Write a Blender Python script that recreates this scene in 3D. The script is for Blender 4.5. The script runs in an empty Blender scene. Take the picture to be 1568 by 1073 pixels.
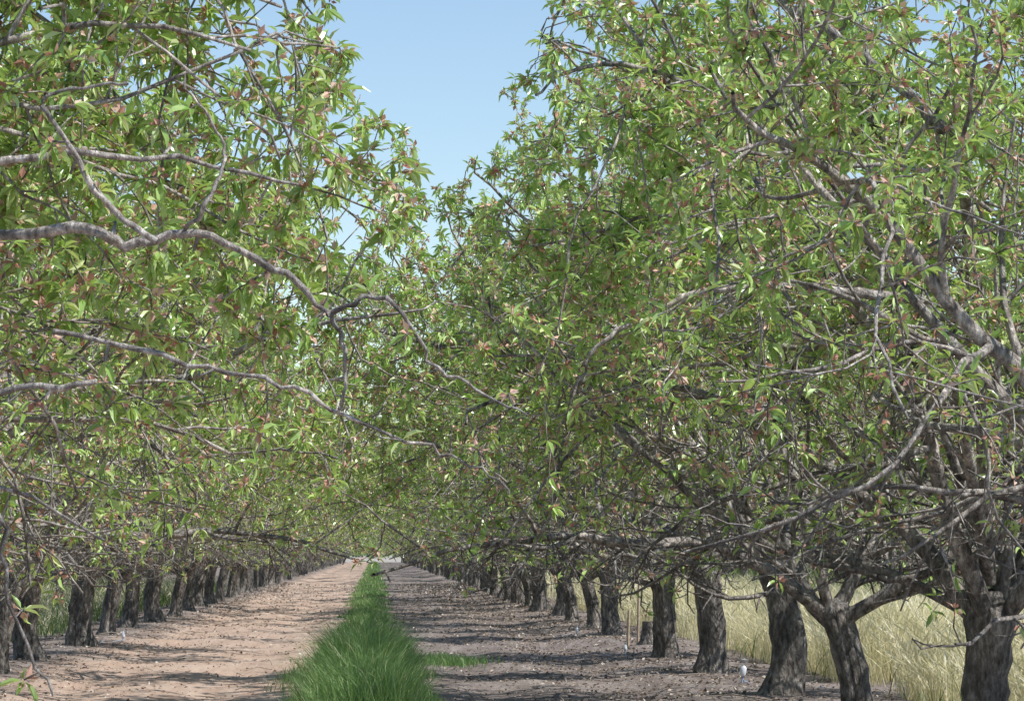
import bpy, math, random
import numpy as np
from mathutils import Vector
scene=bpy.context.scene
R=math.radians
# ------------------------------------------------------------ materials
def newmat(name):
    m=bpy.data.materials.new(name); m.use_nodes=True
    nt=m.node_tree; nt.nodes.clear()
    out=nt.nodes.new('ShaderNodeOutputMaterial')
    return m,nt,out
def N(nt,t,**kw):
    n=nt.nodes.new(t)
    for k,v in kw.items():
        if k in n.inputs: n.inputs[k].default_value=v
        else: setattr(n,k,v)
    return n
def ramp(nt,stops):
    r=nt.nodes.new('ShaderNodeValToRGB')
    e=r.color_ramp.elements
    while len(e)<len(stops): e.new(0.5)
    for i,(p,c) in enumerate(stops):
        e[i].position=p; e[i].color=(c[0],c[1],c[2],1)
    return r
def leafmat(name,stops,trans=0.4,tcol=(0.22,0.34,0.04),rough=0.45,spec=0.4):
    m,nt,out=newmat(name); L=nt.links.new
    geo=N(nt,'ShaderNodeNewGeometry'); r=ramp(nt,stops)
    L(geo.outputs['Random Per Island'],r.inputs[0])
    p=N(nt,'ShaderNodeBsdfPrincipled'); p.inputs['Roughness'].default_value=rough
    p.inputs['Specular IOR Level'].default_value=spec
    oi=N(nt,'ShaderNodeObjectInfo'); hs=N(nt,'ShaderNodeHueSaturation')
    mr=N(nt,'ShaderNodeMapRange'); mr.inputs['To Min'].default_value=0.88; mr.inputs['To Max'].default_value=1.12
    L(oi.outputs['Random'],mr.inputs['Value']); L(mr.outputs[0],hs.inputs['Value'])
    L(r.outputs[0],hs.inputs['Color']); L(hs.outputs[0],p.inputs['Base Color'])
    t=N(nt,'ShaderNodeBsdfTranslucent'); t.inputs[0].default_value=(*tcol,1)
    mx=N(nt,'ShaderNodeMixShader'); mx.inputs[0].default_value=trans
    L(p.outputs[0],mx.inputs[1]); L(t.outputs[0],mx.inputs[2]); L(mx.outputs[0],out.inputs[0])
    return m
leaf_m=leafmat('almond_leaf',[(0,(0.12,0.23,0.045)),(0.3,(0.32,0.51,0.13)),(0.7,(0.52,0.69,0.24)),(1,(0.76,0.80,0.44))],0.30,(0.62,0.80,0.16),0.32,0.9)
calyx_m=leafmat('dry_flower_jacket',[(0,(0.42,0.18,0.13)),(0.5,(0.72,0.44,0.34)),(1,(0.84,0.64,0.50))],0.2,(0.6,0.32,0.22))
grass_m=leafmat('green_grass',[(0,(0.08,0.17,0.05)),(0.5,(0.17,0.31,0.10)),(0.8,(0.30,0.44,0.18)),(1,(0.58,0.54,0.32))],0.3,(0.26,0.44,0.11))
dry_m=leafmat('dry_grass',[(0,(0.50,0.48,0.22)),(0.3,(0.74,0.67,0.39)),(0.7,(0.86,0.80,0.56)),(1,(0.92,0.89,0.72))],0.4,(0.9,0.82,0.52))
weed_m=leafmat('weed',[(0,(0.05,0.10,0.03)),(0.5,(0.11,0.18,0.06)),(1,(0.25,0.28,0.12))],0.3)
litter_m=leafmat('litter',[(0,(0.10,0.07,0.05)),(0.5,(0.25,0.18,0.13)),(0.85,(0.45,0.37,0.29)),(1,(0.70,0.63,0.54))],0.0)
def barkmat():
    m,nt,out=newmat('almond_bark'); L=nt.links.new
    tc=N(nt,'ShaderNodeTexCoord'); mp=N(nt,'ShaderNodeMapping'); mp.inputs['Scale'].default_value=(1,1,0.4)
    L(tc.outputs['Object'],mp.inputs[0])
    n1=N(nt,'ShaderNodeTexNoise'); n1.inputs['Scale'].default_value=26; n1.inputs['Detail'].default_value=6; n1.inputs['Roughness'].default_value=0.72
    n2=N(nt,'ShaderNodeTexNoise'); n2.inputs['Scale'].default_value=6; n2.inputs['Detail'].default_value=4
    L(mp.outputs[0],n1.inputs[0]); L(mp.outputs[0],n2.inputs[0])
    v=N(nt,'ShaderNodeTexVoronoi'); v.feature='DISTANCE_TO_EDGE'; v.inputs['Scale'].default_value=20; L(mp.outputs[0],v.inputs['Vector'])
    r1=ramp(nt,[(0.33,(0.08,0.068,0.06)),(0.5,(0.27,0.245,0.225)),(0.67,(0.60,0.565,0.53))]); L(n1.outputs[0],r1.inputs[0])
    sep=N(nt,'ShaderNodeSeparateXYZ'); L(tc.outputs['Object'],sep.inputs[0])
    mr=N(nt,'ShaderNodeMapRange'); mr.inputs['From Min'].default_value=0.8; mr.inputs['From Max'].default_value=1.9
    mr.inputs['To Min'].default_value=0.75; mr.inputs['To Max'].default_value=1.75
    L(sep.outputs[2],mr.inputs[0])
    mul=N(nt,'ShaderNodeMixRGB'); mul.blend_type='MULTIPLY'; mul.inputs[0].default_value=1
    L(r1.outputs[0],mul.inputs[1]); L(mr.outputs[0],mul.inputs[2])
    r2=ramp(nt,[(0.35,(0.5,0.5,0.5)),(0.65,(1.25,1.2,1.15))]); L(n2.outputs[0],r2.inputs[0])
    mul2=N(nt,'ShaderNodeMixRGB'); mul2.blend_type='MULTIPLY'; mul2.inputs[0].default_value=1
    L(mul.outputs[0],mul2.inputs[1]); L(r2.outputs[0],mul2.inputs[2])
    p=N(nt,'ShaderNodeBsdfPrincipled'); p.inputs['Roughness'].default_value=0.75; p.inputs['Specular IOR Level'].default_value=0.35
    L(mul2.outputs[0],p.inputs['Base Color'])
    ad=N(nt,'ShaderNodeMath'); ad.operation='ADD'; L(n1.outputs[0],ad.inputs[0]); L(v.outputs[0],ad.inputs[1])
    b=N(nt,'ShaderNodeBump'); b.inputs['Strength'].default_value=1.0; b.inputs['Distance'].default_value=0.045
    L(ad.outputs[0],b.inputs['Height']); L(b.outputs[0],p.inputs['Normal']); L(p.outputs[0],out.inputs[0])
    return m
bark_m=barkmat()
def simplemat(name,col,rough=0.7,nscale=20,var=0.35):
    m,nt,out=newmat(name); L=nt.links.new
    tc=N(nt,'ShaderNodeTexCoord'); n=N(nt,'ShaderNodeTexNoise'); n.inputs['Scale'].default_value=nscale; n.inputs['Detail'].default_value=5
    L(tc.outputs['Object'],n.inputs[0])
    r=ramp(nt,[(0.3,[c*(1-var) for c in col]),(0.7,[min(1,c*(1+var)) for c in col])]); L(n.outputs[0],r.inputs[0])
    p=N(nt,'ShaderNodeBsdfPrincipled'); p.inputs['Roughness'].default_value=rough
    L(r.outputs[0],p.inputs['Base Color']); L(p.outputs[0],out.inputs[0])
    return m

# ------------------------------------------------------------ mesh helper
def make_mesh(name,parts,mats):
    vs=[];loops=[];starts=[];mi=[];sm=[];off=0;ls=0
    for v,fl,m,s in parts:
        if len(v)==0: continue
        vs.append(v)
        for f in fl:
            f=np.asarray(f); M,k=f.shape
            loops.append((f+off).ravel()); starts.append(ls+np.arange(M)*k); ls+=M*k
            mi.append(np.full(M,m)); sm.append(np.full(M,s))
        off+=len(v)
    vs=np.concatenate(vs).astype(np.float32); loops=np.concatenate(loops).astype(np.int32)
    starts=np.concatenate(starts).astype(np.int32); mi=np.concatenate(mi).astype(np.int32); sm=np.concatenate(sm).astype(bool)
    me=bpy.data.meshes.new(name)
    me.vertices.add(len(vs)); me.vertices.foreach_set('co',vs.ravel())
    me.loops.add(len(loops)); me.loops.foreach_set('vertex_index',loops)
    me.polygons.add(len(starts)); me.polygons.foreach_set('loop_start',starts)
    me.polygons.foreach_set('material_index',mi); me.polygons.foreach_set('use_smooth',sm)
    for m in mats: me.materials.append(m)
    me.update(calc_edges=True); me.validate()
    return me
def add(name,me,loc=(0,0,0),rot=(0,0,0),scale=(1,1,1)):
    o=bpy.data.objects.new(name,me); scene.collection.objects.link(o)
    o.location=loc; o.rotation_euler=rot; o.scale=scale
    return o
def norm(a): return a/np.maximum(np.linalg.norm(a,axis=-1,keepdims=True),1e-9)

def tube(pts,rad,sides,lump=0.0,rng=None,cap=False):
    pts=np.asarray(pts,float); n=len(pts)
    t=np.gradient(pts,axis=0); t=norm(t)
    ref=np.array([0.31,0.2,0.93]) if abs(t[0][2])<0.8 else np.array([1,0.1,0.0])
    u=norm(np.cross(t,ref)); w=np.cross(t,u)
    a=np.arange(sides)*2*math.pi/sides
    rr=np.asarray(rad)[:,None]*np.ones((1,sides))
    if lump and rng is not None: 
        l=rng.normal(0,1,(n,sides)); l=(l+np.roll(l,1,1)+np.roll(l,-1,1))/1.7
        col=rng.normal(0,1,(1,sides)); rr=rr*(1+lump*0.6*l+lump*col)
    v=pts[:,None,:]+rr[:,:,None]*(np.cos(a)[None,:,None]*u[:,None,:]+np.sin(a)[None,:,None]*w[:,None,:])
    v=v.reshape(-1,3)
    i=np.arange(n-1)[:,None]*sides; j=np.arange(sides)[None,:]; j2=(j+1)%sides
    f=np.stack([i+j,i+j2,i+sides+j2,i+sides+j],-1).reshape(-1,4)
    return v,f
T_HI=np.array([[0,0,0],[.32,.5,.10],[.34,0,-.02],[.32,-.5,.10],[.68,.38,.04],[.70,0,-.07],[.68,-.38,.04],[1,0,-.22]])
F_HI3=[[0,2,1],[0,3,2],[4,5,7],[5,6,7]]; F_HI4=[[1,2,5,4],[2,3,6,5]]
T_LO=np.array([[0,0,0],[.42,.5,.08],[.42,-.5,.08],[1,0,-.15],[.45,0,-.05]])
F_LO3=[[0,4,1],[0,2,4],[1,4,3],[4,2,3]]
def leaves(pos,d,up,length,ratio,hi=True):
    d=norm(d); s=norm(np.cross(up,d)); u=np.cross(d,s)
    T=T_HI if hi else T_LO
    L=length[:,None,None]
    v=pos[:,None,:]+L*(T[None,:,0:1]*d[:,None,:]+(T[None,:,1:2]*ratio[:,None,None])*s[:,None,:]+T[None,:,2:3]*u[:,None,:])
    k=len(T); n=len(pos); o=(np.arange(n)*k)[:,None,None]
    if hi: fl=[(o+np.array(F_HI3)[None]).reshape(-1,3),(o+np.array(F_HI4)[None]).reshape(-1,4)]
    else: fl=[(o+np.array(F_LO3)[None]).reshape(-1,3)]
    return v.reshape(-1,3),fl

ZR=np.array([0.8,1.2,1.8,2.6,3.4,4.0,4.6,5.2,5.8,6.3]); RR=[2.6,3.8,4.5,4.8,4.7,4.2,3.5,2.7,1.8,0.6]
class Tree:
    YS=1.35
    def __init__(s,seed,density=1.0,hero=None,fine=1.0,clip=None,zs=1.08,low=True):
        s.rng=np.random.default_rng(seed); s.br=[]; s.ph=s.rng.uniform(0,6.28,3)
        s.cpos=[]; s.cdir=[]; s.density=density; s.fine=fine; s.clip=clip; s.zr=ZR*zs; s.low=low
        s.grow(); 
        if hero: 
            for pts,r0,r1,*k in hero: s.limb(pts,r0,r1,k[0] if k else 2)
    def env(s,p):
        if s.clip and not s.clip(p): return -1
        r=math.hypot(p[0],p[1]*s.YS); a=math.atan2(p[1],p[0])
        m=1+0.07*math.sin(2*a+s.ph[0])+0.07*math.sin(3*a+s.ph[1])+0.07*math.sin(7*a+2*p[2]+s.ph[2])
        rm=np.interp(p[2],s.zr,RR)*m
        zmin=0.92+0.12*r+0.22*math.sin(5*a+s.ph[1])
        return rm-r if p[2]>zmin or r<0.6 else -1
    def path(s,p,d,length,r0,r1,step,wig,trop,check=True):
        n=max(2,int(length/step)+1); pts=[np.array(p)]; d=norm(np.array(d,float)); st=length/(n)
        dd=[d]
        for i in range(n):
            d=norm(d+s.rng.normal(0,wig,3)+np.array([0,0,trop]))
            q=pts[-1]+d*st
            if check and s.env(q)<0: 
                d=norm(d+np.array([-q[0]*.2,-q[1]*.2,0.5 if q[2]<2 else -0.2])); q=pts[-1]+d*st*0.6
                pts.append(q); dd.append(d)
                break
            pts.append(q); dd.append(d)
        t=np.linspace(0,1,len(pts)); rad=r0+(r1-r0)*t**0.8
        return np.array(pts),rad,np.array(dd)
    def grow(s):
        g=s.rng
        lean=g.normal(0,0.07,2); h=g.uniform(0.9,1.2)
        zz=np.array([-0.15,0.0,0.07,0.16,0.27,0.4,0.5,0.6,0.7,0.8,0.9,0.97,1.02,1.1])*h
        bend=g.normal(0,0.035,2)
        tp=np.stack([lean[0]*zz+bend[0]*np.sin(zz*4),lean[1]*zz+bend[1]*np.sin(zz*4),zz],1)
        base=g.uniform(0.118,0.148)
        tr=base*np.array([1.8,1.5,1.28,1.1,1.02,1.0,1.05,0.98,0.97,1.0,1.1,1.12,0.95,0.5])*g.uniform(.94,1.06,14)
        s.br.append((tp,tr,0)); top=tp[-2]
        azs=[g.normal(0.35,.15),g.normal(-.45,.15),g.normal(math.pi+.4,.15),g.normal(math.pi-.4,.15),g.choice([1,-1])*1.57+g.normal(0,.2),g.normal(0,.3),g.normal(math.pi,.3)]
        for i,az in enumerate(azs+[g.uniform(0,6.28)]):
            if i==7: el=R(g.uniform(68,85)); ln=5.2; r0=g.uniform(.045,.065)
            elif i>=5:
                if not s.low: continue
                el=R(g.uniform(15,28)); ln=g.uniform(3.5,4.8); r0=.04
            else: el=R(g.uniform(33,62)); ln=g.uniform(4.8,6.4); r0=g.uniform(.05,.072)
            d=np.array([math.cos(az)*math.cos(el),math.sin(az)*math.cos(el),math.sin(el)])
            st=top+np.array([0,0,-g.uniform(0.0,0.18)])
            pts,rad,dd=s.path(st,d,ln,r0,0.009,0.22,0.15,-0.01 if i<5 else (0.02 if i==7 else 0.0))
            s.br.append((pts,rad,1)); s.kids(pts,rad,dd,1)
    def kids(s,pts,rad,dd,lv):
        g=s.rng
        seg=np.linalg.norm(np.diff(pts,axis=0),axis=1); cum=np.concatenate([[0],np.cumsum(seg)]); tot=cum[-1]
        sp={1:0.33,2:0.25,3:0.18}[lv]*s.fine; x={1:0.5,2:0.22,3:0.08}[lv]
        ang=g.uniform(0,6.28)
        while x<tot:
            t=x/tot; p=np.array([np.interp(x,cum,pts[:,k]) for k in range(3)]); d=dd[min(len(dd)-1,np.searchsorted(cum,x))]
            ang+=2.4+g.normal(0,0.5)
            a=norm(np.cross(d,[0.3,0.1,0.9])); b=np.cross(d,a)
            side=a*math.cos(ang)+b*math.sin(ang)
            th=R(g.uniform(35,75)); nd=d*math.cos(th)+side*math.sin(th)
            rp=np.interp(x,cum,rad)
            if lv==1:
                ln=g.uniform(1.3,2.7)*(1.1-0.4*t)
                P=s.path(p,nd,ln,min(rp*0.7,0.028),0.006,0.18,0.17,g.choice([-0.08,-0.02,0.04]))
            elif lv==2:
                ln=g.uniform(0.45,1.25)*(1.1-0.4*t)
                P=s.path(p,nd,ln,min(rp*0.7,0.013),0.004,0.14,0.2,g.choice([-0.08,-0.02,0.04]))
            else:
                ln=g.uniform(0.1,0.42); P=s.path(p,nd,ln,min(rp*0.8,0.0055),0.0028,0.12,0.22,0.03)
            s.br.append((P[0],P[1],lv+1))
            if lv<3: s.kids(P[0],P[1],P[2],lv+1)
            if lv>=2: s.clusters(P[0],P[2],0.075 if lv==3 else 0.11)
            x+=sp*g.uniform(0.6,1.45)
    def limb(s,pts,r0,r1,k=2):
        P=np.array(pts,float); t=np.linspace(0,len(P)-1,(len(P)-1)*5+1)
        i=np.clip(t.astype(int),0,len(P)-2); f=(t-i)[:,None]
        p0=P[np.maximum(i-1,0)];p1=P[i];p2=P[i+1];p3=P[np.minimum(i+2,len(P)-1)]
        q=0.5*((2*p1)+(-p0+p2)*f+(2*p0-5*p1+4*p2-p3)*f**2+(-p0+3*p1-3*p2+p3)*f**3)
        q[1:]+=s.rng.normal(0,0.008,q[1:].shape)
        rad=np.linspace(r0,r1,len(q))*s.rng.uniform(.88,1.14,len(q)); dd=norm(np.gradient(q,axis=0))
        c=s.clip
        if k==2: s.clip=None
        s.br.append((q,rad,1)); f0=s.fine; s.fine=1.0; s.kids(q,rad,dd,k); s.fine=f0; s.clip=c
    def clusters(s,pts,dd,sp):
        g=s.rng
        seg=np.linalg.norm(np.diff(pts,axis=0),axis=1); cum=np.concatenate([[0],np.cumsum(seg)])
        n=int(cum[-1]/sp)+1; x=np.append(g.uniform(0.02,max(cum[-1],.03),n),cum[-1])
        p=np.stack([np.interp(x,cum,pts[:,k]) for k in range(3)],1)
        r=np.hypot(p[:,0],p[:,1]); z=p[:,2]
        keep=np.clip(0.09+0.53*(z-1.5)/1.35,0.08,1.0)+np.clip((r-2.2)*0.09,0,0.22)
        keep*=np.clip(0.28+0.23*r+0.25*(z-2.5).clip(0),0,1)*s.density
        nz=np.sin(p[:,0]*2.3+s.ph[0])*np.sin(p[:,1]*2.1+s.ph[1])*np.sin(z*2.6+s.ph[2])
        keep*=np.clip(1.0+1.6*nz,0.12,1.5)
        k=g.random(len(x))<keep
        s.cpos.append(p[k]); s.cdir.append(np.repeat(norm(dd[-1])[None],k.sum(),0)+g.normal(0,0.3,(k.sum(),3)))
    def mesh(s,name,hi=True,lpc=5.5,size=1.0,maxlv=4,thick=1.0):
        g=s.rng; parts=[]; sides={0:20,1:8,2:5,3:4,4:3}
        V=[];F=[];off=0
        for pts,rad,lv in s.br:
            if lv>maxlv: continue
            v,f=tube(pts,rad*(thick if lv>1 else 1),sides[lv],0.11 if lv==0 else (0.06 if lv==1 else 0),g)
            V.append(v);F.append(f+off);off+=len(v)
        parts.append((np.concatenate(V),[np.concatenate(F)],0,True))
        cp=np.concatenate(s.cpos); cd=norm(np.concatenate(s.cdir))
        m=g.poisson(lpc,len(cp)).clip(2,9); idx=np.repeat(np.arange(len(cp)),m)
        n=len(idx); d=cd[idx]*0.45+norm(g.normal(0,1,(n,3)))*0.85+np.array([0,0,-0.12])
        up=np.array([0,0,1.0])+g.normal(0,0.5,(n,3))
        ln=g.uniform(0.042,0.10,n)*size
        v,fl=leaves(cp[idx]+norm(d)*0.006,d,up,ln,g.uniform(0.22,0.34,n),hi); parts.append((v,fl,1,False))
        k=np.where(g.random(len(cp))<0.65)[0]; idx=np.repeat(k,5); n=len(idx)
        d=norm(g.normal(0,1,(n,3))); v,fl=leaves(cp[idx]+d*0.008,d,g.normal(0,1,(n,3)),g.uniform(0.022,0.048,n)*size,np.full(n,0.6),False)
        if maxlv==4: parts.append((v,fl,2,False))
        return make_mesh(name,parts,[bark_m,leaf_m,calyx_m])
def loc(pts,ox,oy): return [(x-ox,y-oy,z) for x,y,z in pts]
LX,LY=-4.3,15.0
heroL=[
 (loc([(-4.2,14.9,1.2),(-3.1,13.6,1.95),(-2.0,12.5,2.45),(-1.14,12,2.56),(-.92,12,2.50),(-.71,12,2.55),(-.44,12,2.46),(-.18,12,2.25),(-.11,12,2.08),(-.13,12,1.87)],LX,LY),.030,.005),
 (loc([(-.18,12,2.25),(-.04,11.95,2.30),(.08,11.9,2.28),(.20,11.9,2.08),(.37,11.9,1.98),(.54,11.85,1.87)],LX,LY),.011,.004),
 (loc([(-1.2,12.2,2.2),(-.7,12.1,2.08),(-.35,12,1.99),(-.12,12,1.88),(.16,12,1.77),(.35,12,1.70),(.50,12,1.59)],LX,LY),.011,.0035),
 (loc([(-.80,11.9,2.51),(-1.0,11.9,2.66),(-1.10,11.9,2.85),(-1.22,11.9,3.0),(-1.12,11.9,3.07),(-.9,11.85,3.08)],LX,LY),.012,.005),
 (loc([(-4.2,14.8,1.3),(-2.9,13.1,1.8),(-1.9,12.1,1.93),(-1.38,11.9,1.96),(-1.02,11.8,1.99)],LX,LY),.020,.011),
 (loc([(-.72,12,2.53),(-.60,11.9,2.68),(-.55,11.9,2.83),(-.63,11.9,2.98),(-.72,11.9,3.12)],LX,LY),.009,.004),
 (loc([(-4.2,14.8,1.2),(-3.0,12.8,1.9),(-1.9,11.4,1.95),(-1.42,11.0,1.75),(-1.265,11,1.5),(-1.22,11,1.21),(-1.07,11,.9)],LX,LY),.020,.005),
 (loc([(-4.2,14.8,1.2),(-3.2,13.4,1.8),(-2.2,12.6,1.8),(-1.4,12.3,1.62),(-1.0,12.2,1.42)],LX,LY),.022,.005,1),
 (loc([(-4.1,14.8,1.4),(-2.9,13.6,2.7),(-1.9,13.0,3.25),(-1.1,12.8,3.45),(-.5,12.7,3.35)],LX,LY),.034,.007,1),
 (loc([(-4.1,14.9,1.4),(-2.9,14.2,3.0),(-1.9,13.8,3.7),(-1.0,13.6,3.8),(-.4,13.5,3.65)],LX,LY),.034,.007,1),
 (loc([(-4.1,14.9,1.4),(-2.7,13.4,2.5),(-1.6,12.6,2.85),(-.9,12.6,2.9),(-.3,12.6,2.8)],LX,LY),.028,.006,1),
 (loc([(-4.1,15,1.5),(-3.1,14.4,3.6),(-2.0,14.4,4.0),(-1.1,14.4,4.15),(-.3,14.4,3.9)],LX,LY),.034,.007,1),
]
RX,RY=3.8,20.0
heroR=[
 (loc([(3.75,19.9,1.2),(3.4,18.8,2.2),(3.0,17.6,2.7),(2.61,17,2.72),(2.18,16.9,2.76),(1.60,16.9,2.71),(1.26,16.9,2.53),(1.1,16.9,2.37),(1.0,16.9,2.11)],RX,RY),.038,.005),
 (loc([(3.75,19.9,1.2),(3.5,18.8,2.6),(3.15,17.4,3.5),(2.94,17,3.64),(2.8,17,3.8),(2.47,17,4.05),(2.21,17,4.24)],RX,RY),.048,.020),
 (loc([(3.3,18,3.0),(2.9,17.2,3.25),(2.5,17,3.22),(1.9,16.9,3.07),(1.43,16.9,2.88)],RX,RY),.020,.006),
 (loc([(3.4,17.6,3.2),(2.9,17.1,3.4),(2.36,17,3.39),(2.0,17,3.29)],RX,RY),.016,.009),
 (loc([(3.75,20,1.4),(3.2,19.6,3.6),(2.4,19.4,4.7),(1.7,19.3,5.0),(1.0,19.2,4.8)],RX,RY),.04,.007,1),
 (loc([(3.75,20,1.4),(2.9,19.2,3.2),(2.0,18.9,4.0),(1.3,18.7,4.2),(.9,18.6,4.0)],RX,RY),.036,.007,1),
]
# crowns are trimmed on their outer side to let sun onto the dry grass (+x here; the left row is turned round)
oclip=lambda p: p[0]<3.1
meshes=[]
for i in range(4):
    meshes.append(Tree(11+i*7,0.88,clip=oclip).mesh('almond_tree_mesh',hi=(i<2),lpc=4.8,size=1.06))
for i in range(3):
    meshes.append(Tree(71+i*7,0.75,fine=1.4,clip=oclip).mesh('almond_tree_mesh_far',hi=False,lpc=4.4,size=1.4,maxlv=3,thick=1.3))
lclip=lambda p: p[0]>-3.1 and p[0]-4.3<0.05+0.25*math.sin(p[2]*3)
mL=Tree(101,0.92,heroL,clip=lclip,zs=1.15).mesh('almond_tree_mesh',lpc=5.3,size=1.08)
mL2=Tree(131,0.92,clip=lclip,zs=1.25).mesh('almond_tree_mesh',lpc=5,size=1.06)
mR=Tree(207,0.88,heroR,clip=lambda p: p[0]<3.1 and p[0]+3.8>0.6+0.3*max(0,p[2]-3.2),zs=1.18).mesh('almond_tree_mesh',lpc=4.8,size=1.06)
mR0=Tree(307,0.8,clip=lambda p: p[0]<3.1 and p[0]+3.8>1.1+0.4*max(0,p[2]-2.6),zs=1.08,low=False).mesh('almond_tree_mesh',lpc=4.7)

rg=random.Random(4)
def tree(x,y,me,fixed=False,flip=False):
    if fixed: add('almond_tree',me,(x,y,0.02)); return
    s=rg.uniform(0.95,1.08)
    add('almond_tree',me,(x,y,0.02),(0,0,(math.pi if flip else 0)+rg.uniform(-.2,.2)),(s,s*rg.choice([1,-1]),s*rg.uniform(0.96,1.08)))
SP=5.4
for i in range(-1,80):
    y=20+SP*i
    if i==5: continue
    if i==0: tree(RX,RY,mR,True)
    elif i==-1: tree(3.8,y,mR0,True)
    else: tree(3.8+rg.uniform(-.12,.12),y+rg.uniform(-.15,.15),meshes[(i+1)%4 if i<6 else (rg.randrange(4) if i<16 else rg.randrange(4,7))])
for i in range(0,81):
    y=15+SP*i
    if i==0: tree(LX,LY,mL,True)
    elif i==1: tree(LX,y,mL2,True)
    else: tree(-4.3+rg.uniform(-.12,.12),y+rg.uniform(-.15,.15),meshes[(i+2)%4 if i<6 else (rg.randrange(4) if i<16 else rg.randrange(4,7))],flip=True)
for x0,y0,y1 in ((11.9,50,230),(20,70,200),(28.1,110,200),(-12.4,60,230),(-20.5,100,220)):
    y=y0+rg.uniform(0,5)
    while y<y1:
        if rg.random()>0.04: tree(x0+rg.uniform(-.2,.2),y,meshes[rg.randrange(4,7)],flip=rg.random()<.5)
        y+=SP

# ------------------------------------------------------------ ground
def gm():
    m,nt,out=newmat('orchard_soil'); L=nt.links.new
    tc=N(nt,'ShaderNodeTexCoord'); sep=N(nt,'ShaderNodeSeparateXYZ'); L(tc.outputs['Object'],sep.inputs[0])
    def noise(sc,det=5,rough=0.6,stretch=None):
        n=N(nt,'ShaderNodeTexNoise'); n.inputs['Scale'].default_value=sc; n.inputs['Detail'].default_value=det; n.inputs['Roughness'].default_value=rough
        if stretch:
            mp=N(nt,'ShaderNodeMapping'); mp.inputs['Scale'].default_value=stretch; L(tc.outputs['Object'],mp.inputs[0]); L(mp.outputs[0],n.inputs[0])
        else: L(tc.outputs['Object'],n.inputs[0])
        return n
    n1=noise(1.2,6); n2=noise(18,6,0.75); n3=noise(3.0,4,0.6,(1,0.12,1))
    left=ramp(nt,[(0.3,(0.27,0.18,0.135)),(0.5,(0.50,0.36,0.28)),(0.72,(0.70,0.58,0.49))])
    right=ramp(nt,[(0.3,(0.12,0.095,0.085)),(0.5,(0.23,0.187,0.168)),(0.72,(0.50,0.44,0.405))])  # greyer soil, also darkened to paint deeper shade into the right lane
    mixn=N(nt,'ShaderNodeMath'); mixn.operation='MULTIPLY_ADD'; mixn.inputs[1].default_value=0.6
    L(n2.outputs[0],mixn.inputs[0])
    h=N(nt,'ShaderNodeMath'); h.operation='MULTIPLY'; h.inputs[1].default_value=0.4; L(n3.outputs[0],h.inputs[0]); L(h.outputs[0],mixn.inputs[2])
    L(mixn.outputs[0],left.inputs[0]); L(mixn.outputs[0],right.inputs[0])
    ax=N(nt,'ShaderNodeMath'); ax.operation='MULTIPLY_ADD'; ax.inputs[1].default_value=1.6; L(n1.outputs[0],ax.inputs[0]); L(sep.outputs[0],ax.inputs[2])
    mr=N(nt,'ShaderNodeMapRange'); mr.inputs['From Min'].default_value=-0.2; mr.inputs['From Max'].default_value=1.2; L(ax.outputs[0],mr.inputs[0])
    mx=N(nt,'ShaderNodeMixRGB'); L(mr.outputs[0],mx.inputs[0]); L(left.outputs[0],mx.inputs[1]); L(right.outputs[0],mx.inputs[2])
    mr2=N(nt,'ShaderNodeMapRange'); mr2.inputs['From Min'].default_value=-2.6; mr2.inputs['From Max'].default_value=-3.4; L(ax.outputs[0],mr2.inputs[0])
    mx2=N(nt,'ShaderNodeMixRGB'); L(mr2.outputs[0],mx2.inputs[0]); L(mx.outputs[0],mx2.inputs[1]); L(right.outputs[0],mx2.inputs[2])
    mr3=N(nt,'ShaderNodeMapRange'); mr3.inputs['From Min'].default_value=452; mr3.inputs['From Max'].default_value=465; L(sep.outputs[1],mr3.inputs[0])
    mx3=N(nt,'ShaderNodeMixRGB'); mx3.inputs[2].default_value=(0.40,0.36,0.31,1); L(mr3.outputs[0],mx3.inputs[0]); L(mx2.outputs[0],mx3.inputs[1])
    p=N(nt,'ShaderNodeBsdfPrincipled'); p.inputs['Roughness'].default_value=0.95; p.inputs['Specular IOR Level'].default_value=0.15
    L(mx3.outputs[0],p.inputs['Base Color'])
    b=N(nt,'ShaderNodeBump'); b.inputs['Strength'].default_value=0.8; b.inputs['Distance'].default_value=0.05
    L(mixn.outputs[0],b.inputs['Height']); L(b.outputs[0],p.inputs['Normal']); L(p.outputs[0],out.inputs[0])
    return m
def gh(x,y):
    h=0.025*np.sin(x*1.7+0.3*np.sin(y*0.7))*np.sin(y*0.9+x)+0.018*np.sin(y*2.3+np.sin(x*3))*np.cos(x*2.1)
    h+=0.012*np.sin(y*5.1+2*x)*np.sin(x*5.7+y)
    h-=0.04*np.exp(-((x+1.6)/0.3)**2)+0.04*np.exp(-((x+3.0)/0.3)**2)+0.03*np.exp(-((x-1.2)/0.3)**2)+0.03*np.exp(-((x-2.6)/0.3)**2)
    h+=0.07*np.exp(-((x-3.8)/0.7)**2)+0.07*np.exp(-((x+4.3)/0.7)**2)
    fade=np.clip((420-y)/60,0,1)*np.clip((60-np.abs(x))/20,0,1)
    return h*fade
xs=np.unique(np.concatenate([np.linspace(-3000,-60,12),np.linspace(-60,-12,25),np.linspace(-12,12,160),np.linspace(12,60,25),np.linspace(60,3000,12)]))
ys=np.unique(np.concatenate([np.linspace(-200,0,10),np.linspace(0,24,24),np.linspace(24,80,280),np.linspace(80,200,200),np.linspace(200,420,110),np.linspace(420,6000,12)]))
X,Y=np.meshgrid(xs,ys); Z=gh(X,Y)
v=np.stack([X,Y,Z],-1).reshape(-1,3); nx=len(xs); i=np.arange(len(ys)-1)[:,None]*nx; j=np.arange(nx-1)[None]
f=np.stack([i+j,i+j+1,i+nx+j+1,i+nx+j],-1).reshape(-1,4)
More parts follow.
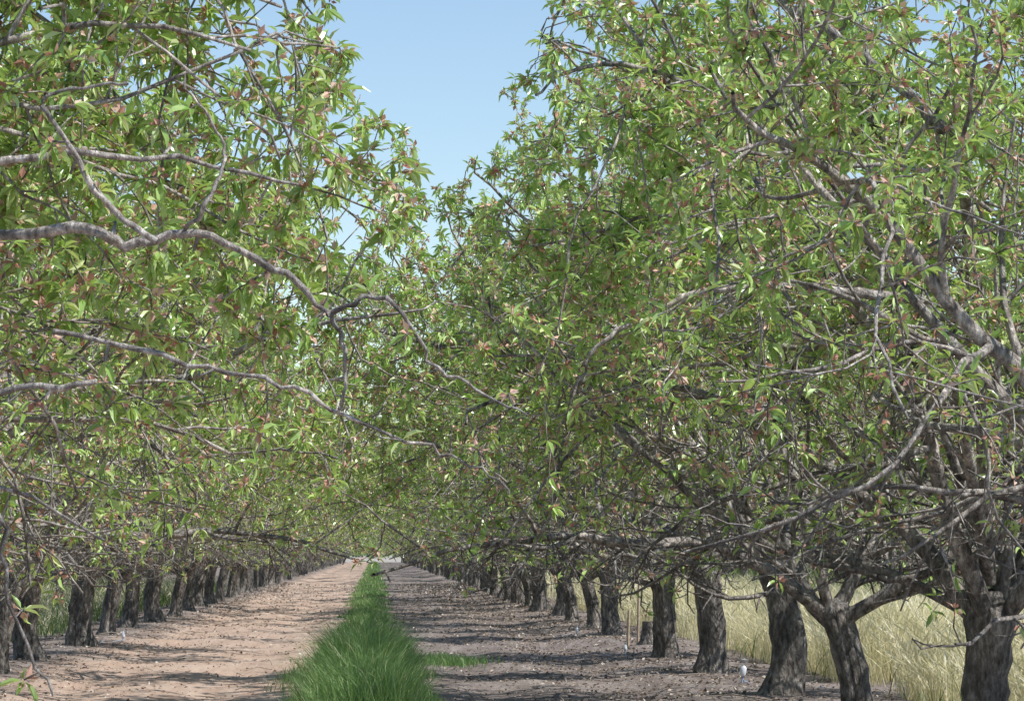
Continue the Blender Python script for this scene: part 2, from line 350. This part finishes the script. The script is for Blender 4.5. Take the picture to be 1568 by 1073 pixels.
add('ground',make_mesh('ground',[(v,[f],0,True)],[gm()]))
g=np.random.default_rng(9)
n=26000; x=g.uniform(-160,160,n); zt=4.5+1.5*np.sin(x*.13)+1.2*np.sin(x*.41+1)+.6*np.sin(x*1.3)
z=g.uniform(0,1,n)**.8*zt; y=900+g.normal(0,3,n)
v,fl=leaves(np.stack([x,y,z],1),g.normal(0,1,(n,3)),g.normal(0,1,(n,3)),g.uniform(.5,1.2,n),np.full(n,.7),False)
far_m=leafmat('far_foliage',[(0,(0.16,0.22,0.13)),(1,(0.28,0.34,0.22))],0.2,(0.3,0.38,0.2))  # distance haze put into the grey-green foliage colour
add('distant_trees',make_mesh('distant_trees',[(v,fl,0,False)],[far_m]))

# ------------------------------------------------------------ grass
def blades(rng,x,y,h,w,lean=0.35,seed=False):
    n=len(x); z=gh(x,y)-0.01; a=rng.uniform(0,6.283,n); s=np.stack([np.cos(a),np.sin(a),0*a],1)
    la=rng.uniform(0,6.283,n); lv=np.stack([np.cos(la),np.sin(la),0*la],1)*(rng.uniform(0.05,lean,n)*h)[:,None]
    b=np.stack([x,y,z],1); hz=np.stack([0*h,0*h,h],1); W=(s*w[:,None])
    p=[b-W*.5,b+W*.5,b+hz*.5+lv*.3-W*.42,b+hz*.5+lv*.3+W*.42,b+hz*.85+lv*.75-W*.25,b+hz*.85+lv*.75+W*.25,b+hz*.98+lv*1.2]
    if seed:
        p[4]=b+hz*.8+lv*.75-W*.9; p[5]=b+hz*.8+lv*.75+W*.9; p[2]=b+hz*.68+lv*.4-W*.25; p[3]=b+hz*.68+lv*.4+W*.25
    v=np.stack(p,1).reshape(-1,3); o=(np.arange(n)*7)[:,None]
    f4=np.concatenate([o+np.array([[0,1,3,2]]),o+np.array([[2,3,5,4]])]); f3=o+np.array([[4,5,6]])
    return (v,[f4,f3])
parts=[]
def strip(n,y0,y1,xc,hw,hf,w,hole=-9):
    y=g.uniform(y0,y1,n); x=xc+hw*(1+0.2*np.sin(y*0.9)+0.15*np.sin(y*2.3))*g.normal(0,.5,n).clip(-1.1,1.1)
    c=np.sin(y*.55+1)+np.sin(y*1.3+x*2)+0.8*np.sin(x*5+y*.8)+g.normal(0,.4,n); k=c>hole; x=x[k]; y=y[k]; n=len(x)
    h=hf(x,y)*g.uniform(0.35,1.15,n)*(1-0.5*np.abs((x-xc)/hw)**2).clip(0.2)
    v,fl=blades(g,x,y,h,np.full(n,w)*g.uniform(.7,1.3,n),0.8); parts.append((v,fl,0,False))
clump=lambda x,y:0.14+0.09*np.sin(y*1.3)*np.sin(x*3+y*.5)+0.07*np.sin(y*.31)
strip(40000,24,40.5,-0.10,0.52,lambda x,y:0.52+0.12*np.sin(y*1.9+x*4)+0.10*np.sin(y*3.1+x*7),0.008)
strip(6000,40.5,58,-0.15,0.5,lambda x,y:.08+.03*np.sin(y*2),0.010,.2)
strip(14000,58,90,-0.17,0.55,clump,0.013,-.3)
strip(18000,90,150,-0.17,0.6,clump,0.018,-.5)
strip(20000,150,440,-0.17,0.6,clump,0.04,-.8)
n=1500; x=0.95+g.normal(0,.22,n); y=41.5+g.normal(0,.6,n); v,fl=blades(g,x,y,g.uniform(.04,.15,n),np.full(n,.008),.8); parts.append((v,fl,0,False))
n=500; x=-.85+g.normal(0,.12,n); y=37+g.normal(0,2.5,n); v,fl=blades(g,x,y,g.uniform(.04,.14,n),np.full(n,.008),.8); parts.append((v,fl,0,False))
add('green_grass_strip',make_mesh('green_grass_strip',parts,[grass_m]))
def field(name,mats,specs):
    parts=[]
    for n,x0,x1,y0,y1,h0,h1,w,mi,sd,thr in specs:
        x=g.uniform(x0,x1,n); y=g.uniform(y0,y1,n)
        c=np.sin(x*1.1+y*.35)+np.sin(y*.8-x*.6)+g.normal(0,.5,n); k=c>thr; x=x[k];y=y[k]; n=len(x)
        h=g.uniform(h0,h1,n)*(1+0.3*np.sin(x*2+y*1.3)); v,fl=blades(g,x,y,h,np.full(n,w),0.7,sd); parts.append((v,fl,mi,False))
    add(name,make_mesh(name,parts,mats))
field('dry_grass_field',[dry_m,weed_m],[
 (70000,5.0,10.5,20,46,.25,.75,.009,0,True,-.7),
 (4000,4.8,10.5,20,46,.15,.40,.010,1,False,-.5),
 (40000,4.9,10.5,46,90,.25,.75,.015,0,True,-.9),
 (5000,5.2,10.5,46,90,.2,.5,.015,1,False,-.4),
 (20000,5.2,11,90,260,.3,.6,.03,0,True,-.5),
 (30000,9,20,45,90,.3,.8,.02,1,False,-.9),
 (20000,12.5,36,60,200,.3,.9,.04,1,False,-.9)])
field('weedy_grass_field',[dry_m,weed_m],[
 (26000,-11.5,-5.5,36,100,.2,.55,.012,0,True,0.0),
 (26000,-12,-5.3,36,120,.2,.55,.016,1,False,-.6),
 (22000,-36,-12.5,70,250,.3,.7,.04,1,False,-1)])
# ------------------------------------------------------------ litter
n=44000; side=g.random(n)
x=np.where(side<0.58,g.normal(3.2,1.3,n),np.where(side<0.78,g.normal(-4.3,.9,n),g.uniform(-4,4,n))); y=24+g.random(n)**1.6*120
d=g.normal(0,1,(n,3)); d[:,2]*=.35; ln=g.uniform(.015,.05,n)*(1+(y-24)/90)
v,fl=leaves(np.stack([x,y,gh(x,y)+.012],1),d,np.array([0,0,1.])+g.normal(0,.5,(n,3)),ln,g.uniform(.3,.9,n),False)
add('leaf_litter',make_mesh('leaf_litter',[(v,fl,0,False)],[litter_m]))
# fallen twigs
V=[];F=[];off=0
for k in range(420):
    x=rg.choice([rg.gauss(3.4,.9),rg.gauss(-4.2,.8),rg.uniform(-3.8,3.6)]); y=25+rg.random()**1.5*70; a=rg.uniform(0,6.28); l=rg.uniform(.12,.5); r=rg.uniform(.003,.008)
    z=float(gh(np.array(x),np.array(y)))
    p=[(x,y,z+.012),(x+l*.5*math.cos(a),y+l*.5*math.sin(a),z+rg.uniform(.015,.05)),(x+l*math.cos(a+.3),y+l*math.sin(a+.3),z+.012)]
    vv,ff=tube(p,[r,r*.8,r*.5],4); V.append(vv);F.append(ff+off);off+=len(vv)
add('fallen_twigs',make_mesh('fallen_twigs',[(np.concatenate(V),[np.concatenate(F)],0,True)],[simplemat('dead_twig',(0.34,0.28,0.23),.9,30,.3)]))

# ------------------------------------------------------------ small objects
white_m=simplemat('white_plastic',(0.72,0.74,0.78),0.4,8,.06); blue_m=simplemat('blue_plastic',(0.3,0.4,0.55),0.4,8,.1)
wood_m=simplemat('weathered_wood',(0.42,0.33,0.24),0.8,30,.3); cut_m=simplemat('cut_wood',(0.36,0.2,0.1),0.8,25,.4)
def disc(c,r,n=14):
    a=np.arange(n)*2*math.pi/n; v=np.concatenate([[c],np.stack([c[0]+r*np.cos(a),c[1]+r*np.sin(a),np.full(n,c[2])],1)])
    f=np.array([[0,1+k,1+(k+1)%n] for k in range(n)]); return v,f
def sprinkler():
    P=[]
    v,f=tube([(0,0,-.05),(0.01,0,.08),(0.0,0,.16)],[.010,.010,.008],8); P.append((v,[f],1,True))
    v,f=tube([(0,0,.09),(0,0,.11),(0,0,.18),(0,0,.2)],[.026,.036,.036,.018],12); P.append((v,[f],0,True))
    v,f=disc((0,0,.2),.018,10); P.append((v,[f],0,True))
    v,f=tube([(0,0,.2),(.034,0,.23),(0,0,.265),(-.034,0,.23),(0,0,.2)],[.006]*5,6); P.append((v,[f],0,True))
    v,f=disc((0,0,.268),.04,12); P.append((v,[f],0,True))
    v,f=tube([(.01,0,.06),(.08,.05,.03),(.25,.1,.01),(.4,.35,.012)],[.007]*4,6); P.append((v,[f],1,True))
    return make_mesh('micro_sprinkler',P,[white_m,blue_m])
sp_me=sprinkler()
for x,y,s in ((3.74,33.4,.95),(4.26,32.6,.95),(3.3,43.2,.7),(3.35,54.2,.7),(-3.8,49.8,.8)):
    add('micro_sprinkler',sp_me,(x,y,float(gh(np.array(x),np.array(y)))),(0.12,0.1,rg.uniform(0,6)),(s,s,s))
r2=np.random.default_rng(3)
v,f=tube([(0,0,-.1),(0,0,0),(0,0,.08),(.01,0,.2),(.02,0,.3),(.02,.0,.36)],[.26,.22,.17,.145,.14,.13],16,.1,r2)
dv,df=disc((.02,0,.352),.128,16)
v3,f3=tube([(.05,0,.2),(.15,-.05,.32),(.2,-.06,.38)],[.06,.05,.045],8,.05,r2)
add('tree_stump',make_mesh('tree_stump',[(v,[f],0,True),(dv,[df],1,False),(v3,[f3],0,True)],[bark_m,cut_m]),(3.95,46.9,.05))
def stake(x,y,h,lean,r=.022):
    v,f=tube([(0,0,-.2),(lean*.5,0,h*.5),(lean,0,h)],[r,r*.95,r*.9],6); d1,d2=disc((lean,0,h),r*.9,6)
    add('wooden_stake',make_mesh('wooden_stake',[(v,[f],0,False),(d1,[d2],0,False)],[wood_m]),(x,y,0.03))
stake(3.82,47.6,1.25,.03); stake(4.15,48.3,1.1,-.05,.018); stake(3.55,46.0,.55,.02,.025)

# ------------------------------------------------------------ sky, sun, camera
el=R(53); az=R(115)   # clockwise from +Y
w=bpy.data.worlds.new('World'); scene.world=w; w.use_nodes=True
nt=w.node_tree; bg=nt.nodes['Background']; sk=nt.nodes.new('ShaderNodeTexSky'); sk.sky_type='NISHITA'
sk.sun_disc=False; sk.sun_elevation=el; sk.sun_rotation=az; sk.air_density=1.0; sk.dust_density=0.0; sk.ozone_density=1.8
nt.links.new(sk.outputs[0],bg.inputs[0]); bg.inputs[1].default_value=0.15
sd=bpy.data.lights.new('sun','SUN'); sd.energy=5; sd.angle=R(0.5); sd.color=(1,0.98,0.93)
so=bpy.data.objects.new('sun',sd); scene.collection.objects.link(so)
dirv=Vector((math.sin(az)*math.cos(el),math.cos(az)*math.cos(el),math.sin(el)))
so.rotation_euler=dirv.to_track_quat('Z','Y').to_euler()
cd=bpy.data.cameras.new('camera'); co=bpy.data.objects.new('camera',cd); scene.collection.objects.link(co); scene.camera=co
cd.lens=114.8; cd.sensor_width=36; cd.clip_end=8000; cd.clip_start=0.1
co.location=(0,0,1.4); co.rotation_euler=(R(93.53),0,R(-2.394))
scene.view_settings.view_transform='Standard'; scene.view_settings.look='None'; scene.view_settings.exposure=0
